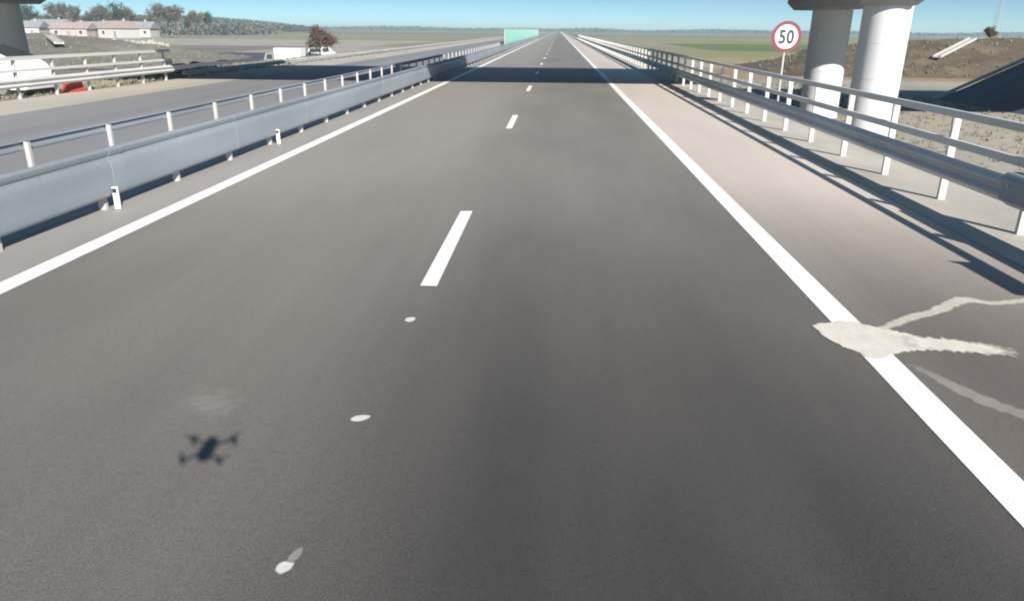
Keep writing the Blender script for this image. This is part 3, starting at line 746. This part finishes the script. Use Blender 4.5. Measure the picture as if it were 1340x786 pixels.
# ---------------------------------------------------------------- things on the near road
def blob(name, pts, z, m_, n=6, jit=.01, seed=1):
    """closed irregular flat patch: Catmull-Rom outline with a little jitter"""
    rn = random.Random(seed); P = [Vector((*p, 0)) for p in pts]; out = []; N = len(P)
    for i in range(N):
        a, b, c, d = P[i-1], P[i], P[(i+1) % N], P[(i+2) % N]
        for k in range(n):
            t = k/n
            q = .5*((2*b)+(-a+c)*t+(2*a-5*b+4*c-d)*t*t+(-a+3*b-3*c+d)*t**3)
            out.append((q.x+rn.uniform(-jit, jit), q.y+rn.uniform(-jit, jit)))
    return MB().prism(out, 'z', 0.001, z)
def faded(name, col, k):
    """cement dust and worn paint: cover runs out towards the rim, broken up where thin"""
    m = mat(name, col, .9, .1, 6, grain=.08)
    n = m.node_tree.nodes; l = m.node_tree.links; b = n['Principled BSDF']
    tc = n.new('ShaderNodeTexCoord'); z = n.new('ShaderNodeTexNoise'); z.inputs['Scale'].default_value = 14; z.inputs['Detail'].default_value = 9
    l.new(tc.outputs['Object'], z.inputs['Vector'])
    at = n.new('ShaderNodeAttribute'); at.attribute_name = 'cover'
    a = n.new('ShaderNodeMath'); a.operation = 'ADD'; l.new(at.outputs['Fac'], a.inputs[0])
    c = n.new('ShaderNodeMath'); c.operation = 'MULTIPLY_ADD'; c.inputs[1].default_value = .9; c.inputs[2].default_value = -.45; l.new(z.outputs[0], c.inputs[0]); l.new(c.outputs[0], a.inputs[1])
    r = n.new('ShaderNodeMapRange'); r.inputs[1].default_value = .08; r.inputs[2].default_value = .55; r.inputs[4].default_value = k
    l.new(a.outputs[0], r.inputs[0]); l.new(r.outputs[0], b.inputs['Alpha']); return m
MT['cement'] = faded('cement_spill', (.60, .565, .49), 1.0)
MT['dust'] = faded('cement_dust', (.58, .54, .47), .8)
MT['thindust'] = faded('thin_cement_dust', (.42, .39, .36), .5)
MT['faintdust'] = faded('faint_dust', (.30, .29, .27), .5)
MT['spot'] = faded('worn_paint_spot', (.66, .66, .64), .85)
def with_cover(name, v, f, cov, m_, parent=None):
    me = bpy.data.meshes.new(name); me.from_pydata(v, [], f); me.materials.append(MT[m_])
    at = me.attributes.new('cover', 'FLOAT', 'POINT'); at.data.foreach_set('value', cov)
    o = bpy.data.objects.new(name, me); C.objects.link(o); o.parent = parent; return o
def outline(pts, n, jit, seed):
    rn = random.Random(seed); P = [Vector(p) for p in pts]; out = []; N = len(P)
    for i in range(N):
        a, b, c, d = P[i-1], P[i], P[(i+1) % N], P[(i+2) % N]
        for k in range(n):
            t = k/n; q = .5*((2*b)+(-a+c)*t+(2*a-5*b+4*c-d)*t*t+(-a+3*b-3*c+d)*t**3)
            out.append(Vector((q.x+rn.uniform(-jit, jit), q.y+rn.uniform(-jit, jit))))
    return out
def patch(name, pts, z, m_, parent=None, soft=.04, n=5, jit=.006, seed=1):
    O = outline(pts, n, jit, seed); N = len(O); cen = sum(O, Vector((0, 0)))/N
    rings = []
    for dist, cv in ((soft*.5, 0), (-soft*.5, .75), (-soft*1.3, 1.0)):
        ring = []
        for i in range(N):
            tg = (O[(i+1) % N]-O[i-1]).normalized(); nr = Vector((tg.y, -tg.x))
            if nr.dot(O[i]-cen) < 0 and False: nr = -nr
            ring.append(O[i]+nr*dist*sgn(O))
        rings.append((ring, cv))
    v = []; cov = []; f = []
    for k, (ring, cv) in enumerate(rings):
        v += [(p.x, p.y, z + (0 if k == 0 else .0015)) for p in ring]; cov += [cv]*N
    for k in range(2):
        f += [(k*N+i, k*N+(i+1) % N, (k+1)*N+(i+1) % N, (k+1)*N+i) for i in range(N)]
    f.append(tuple(2*N+i for i in range(N)))
    return with_cover(name, v, f, cov, m_, parent)
def sgn(O):
    A = sum(O[i-1].x*O[i].y - O[i].x*O[i-1].y for i in range(len(O))); return 1 if A > 0 else -1
sp = patch('cement_spill', [(2.20, 5.83), (2.36, 5.92), (2.55, 5.95), (2.70, 5.86), (2.84, 5.76), (2.95, 5.68), (3.0, 5.58), (3.0, 5.43), (2.9, 5.38), (2.75, 5.36), (2.60, 5.28), (2.45, 5.2), (2.34, 5.34), (2.24, 5.55)], .006, 'cement', soft=.028, jit=.014)
tag(sp, 'cream patch of spilled cement across the right edge line', 'spill')
def streak(pts, wd, cv, name, m_, z, seed):
    rn = random.Random(seed); P = []; n = 6
    for i in range(len(pts)-1):
        a, b, c, d = (Vector(pts[max(0, min(len(pts)-1, i+k))]) for k in (-1, 0, 1, 2))
        for k in range(n + (i == len(pts)-2)):
            t = k/n; q = .5*((2*b)+(-a+c)*t+(2*a-5*b+4*c-d)*t*t+(-a+3*b-3*c+d)*t**3)
            P.append((q, wd[i]+(wd[i+1]-wd[i])*t, cv[i]+(cv[i+1]-cv[i])*t))
    v = []; cov = []
    for i, (p, w_, c_) in enumerate(P):
        tg = (P[min(i+1, len(P)-1)][0]-P[max(i-1, 0)][0]).normalized(); nr = Vector((-tg.y, tg.x)); w_ *= rn.uniform(.85, 1.15)
        for o_, k in ((-1, 0), (-.55, .7), (0, 1), (.55, .7), (1, 0)):
            q = p+nr*w_*o_; v.append((q.x, q.y, z)); cov.append(c_*k)
    f = [(5*i+k, 5*i+k+1, 5*i+6+k, 5*i+5+k) for i in range(len(P)-1) for k in range(4)]
    return with_cover(name, v, f, cov, m_, sp)
streak([(2.80, 5.55), (3.0, 5.52), (3.20, 5.49), (3.40, 5.44), (3.62, 5.39)], (.17, .165, .15, .13, .10), (.1, 1, 1, .75, 0), 'tail', 'cement', .0088, 3)
streak([(2.66, 5.78), (2.80, 5.86), (3.09, 6.09), (3.41, 6.29), (3.72, 6.56), (3.87, 6.62)], (.05, .05, .075, .07, .09, .09), (.5, .6, .8, .95, 1, .9), 'splash', 'dust', .0015, 5)
streak([(3.74, 6.66), (3.87, 6.62), (4.0, 6.54), (4.2, 6.58), (4.5, 6.68), (4.9, 6.74)], (.04, .08, .06, .06, .06, .05), (.6, 1, .9, .9, .8, .5), 'splash', 'dust', .0022, 6)
streak([(2.66, 5.12), (2.74, 4.98), (2.84, 4.72), (2.95, 4.53), (3.10, 4.35), (3.25, 4.15)], (.04, .06, .09, .09, .08, .07), (.2, .6, .9, 1, 1, .8), 'splash', 'thindust', .0022, 7)
streak([(-2.3, 3.98), (-2.2, 4.15), (-2.1, 4.35)], (.26, .30, .22), (.12, .7, .12), 'dust_smudge', 'faintdust', .002, 11)
sp_ = [c for c in sp.children if c.name.startswith('dust_smudge')][0]; sp_.parent = None; tag(sp_, 'faint pale dusty smudge on the lane just beyond the shadow of the drone', 'smudge')
def spot(cx, cy, rx, ry, sl, label, seed, m_='spot'):
    rn = random.Random(seed); pts = []
    for k in range(9):
        t = 2*math.pi*k/9; q = rn.uniform(.85, 1.12); x = math.cos(t)*rx*q; y = math.sin(t)*ry*q
        pts.append((cx+x+y*sl, cy+y))
    O = outline(pts, 4, 0, seed); N = len(O); cen = sum(O, Vector((0, 0)))/N; v = []; cov = []
    for sc_, cv in ((1.2, 0), (.8, .7), (.4, 1)):
        v += [(*(cen+(p-cen)*sc_), .003) for p in O]; cov += [cv]*N
    v.append((*cen, .003)); cov.append(1)
    f = [(k*N+i, k*N+(i+1) % N, (k+1)*N+(i+1) % N, (k+1)*N+i) for k in (0, 1) for i in range(N)] + [(2*N+i, 2*N+(i+1) % N, 3*N) for i in range(N)]
    o = with_cover('paint_spot', v, f, cov, m_); return tag(o, label, 'paint spot', 'paint spots on the lane line')
spot(-1.18, 5.70, .045, .05, 0, 'small white paint spot just before the nearest lane dash', 1)
spot(-1.175, 4.02, .046, .045, .5, 'middle white paint spot between the lane dash and the lower picture edge', 2)
spot(-1.175, 2.65, .038, .042, .15, 'nearest and largest white paint spot at the lower picture edge', 3)
spot(-1.15, 2.74, .026, .05, .2, 'faint paint smear touching the nearest paint spot', 4, 'thindust')

# the drone that takes the picture: it hovers round the lens and drops its shadow on the road
dr = empty('drone', (0.03, -.10, 2.33), R(4)); dr.scale = (.9, .9, .9); tag(dr, 'small dark quadcopter drone hovering low above the road, casting a shadow', 'drone')
MB().prism([(-.033, -.11), (-.028, .10), (.028, .10), (.033, .0), (.033, -.11)], 'z', .012, .075).build('body', 'droneg', dr, bevel=.008)
for sx in (-1, 1):
    for fy, ex, ey, z1 in ((.05, .135, .10, .05), (-.06, .115, -.125, .03)):
        a = MB().tube((sx*.03, fy, .045), (sx*ex, ey, z1), .009, .007, n=8).build('arm', 'droneg', dr)
        MB().tube((sx*ex, ey, z1-.015), (sx*ex, ey, z1+.022), .017, n=14).build('motor', 'droneg', a)
        for bl in (0, 1):
            th = .6*sx+fy*8+bl*math.pi; c_, s_ = math.cos(th), math.sin(th); L = .075; z = z1+.024
            MB().add([(sx*ex+c_*.006-s_*.007, ey+s_*.006+c_*.007, z), (sx*ex+c_*L*.5-s_*.012, ey+s_*L*.5+c_*.012, z+.001), (sx*ex+c_*L-s_*.004, ey+s_*L+c_*.004, z), (sx*ex+c_*L+s_*.004, ey+s_*L-c_*.004, z+.001), (sx*ex+c_*.006+s_*.006, ey+s_*.006-c_*.006, z)], [(0, 1, 2, 3, 4)]).build('blade', 'black', a)
        if sx and fy > 0: MB().tube((sx*ex, ey, z1-.016), (sx*ex*.98, ey, z1-.055), .008, n=8).build('landing_leg', 'droneg', a)

# ---------------------------------------------------------------- air
HZ = 0.0004
if HZ > 0:
    m = bpy.data.materials.new('haze'); m.use_nodes = True; n = m.node_tree.nodes; n.clear()
    pv = n.new('ShaderNodeVolumePrincipled'); pv.inputs['Color'].default_value = (.72, .94, 1, 1); pv.inputs['Density'].default_value = HZ
    oo = n.new('ShaderNodeOutputMaterial'); m.node_tree.links.new(pv.outputs[0], oo.inputs['Volume']); MT['haze'] = m
    tag(MB().box(-9500, 9500, -80, 9800, -3, 26).build('haze', 'haze'), 'pale haze over the plain', 'haze', kind='stuff')
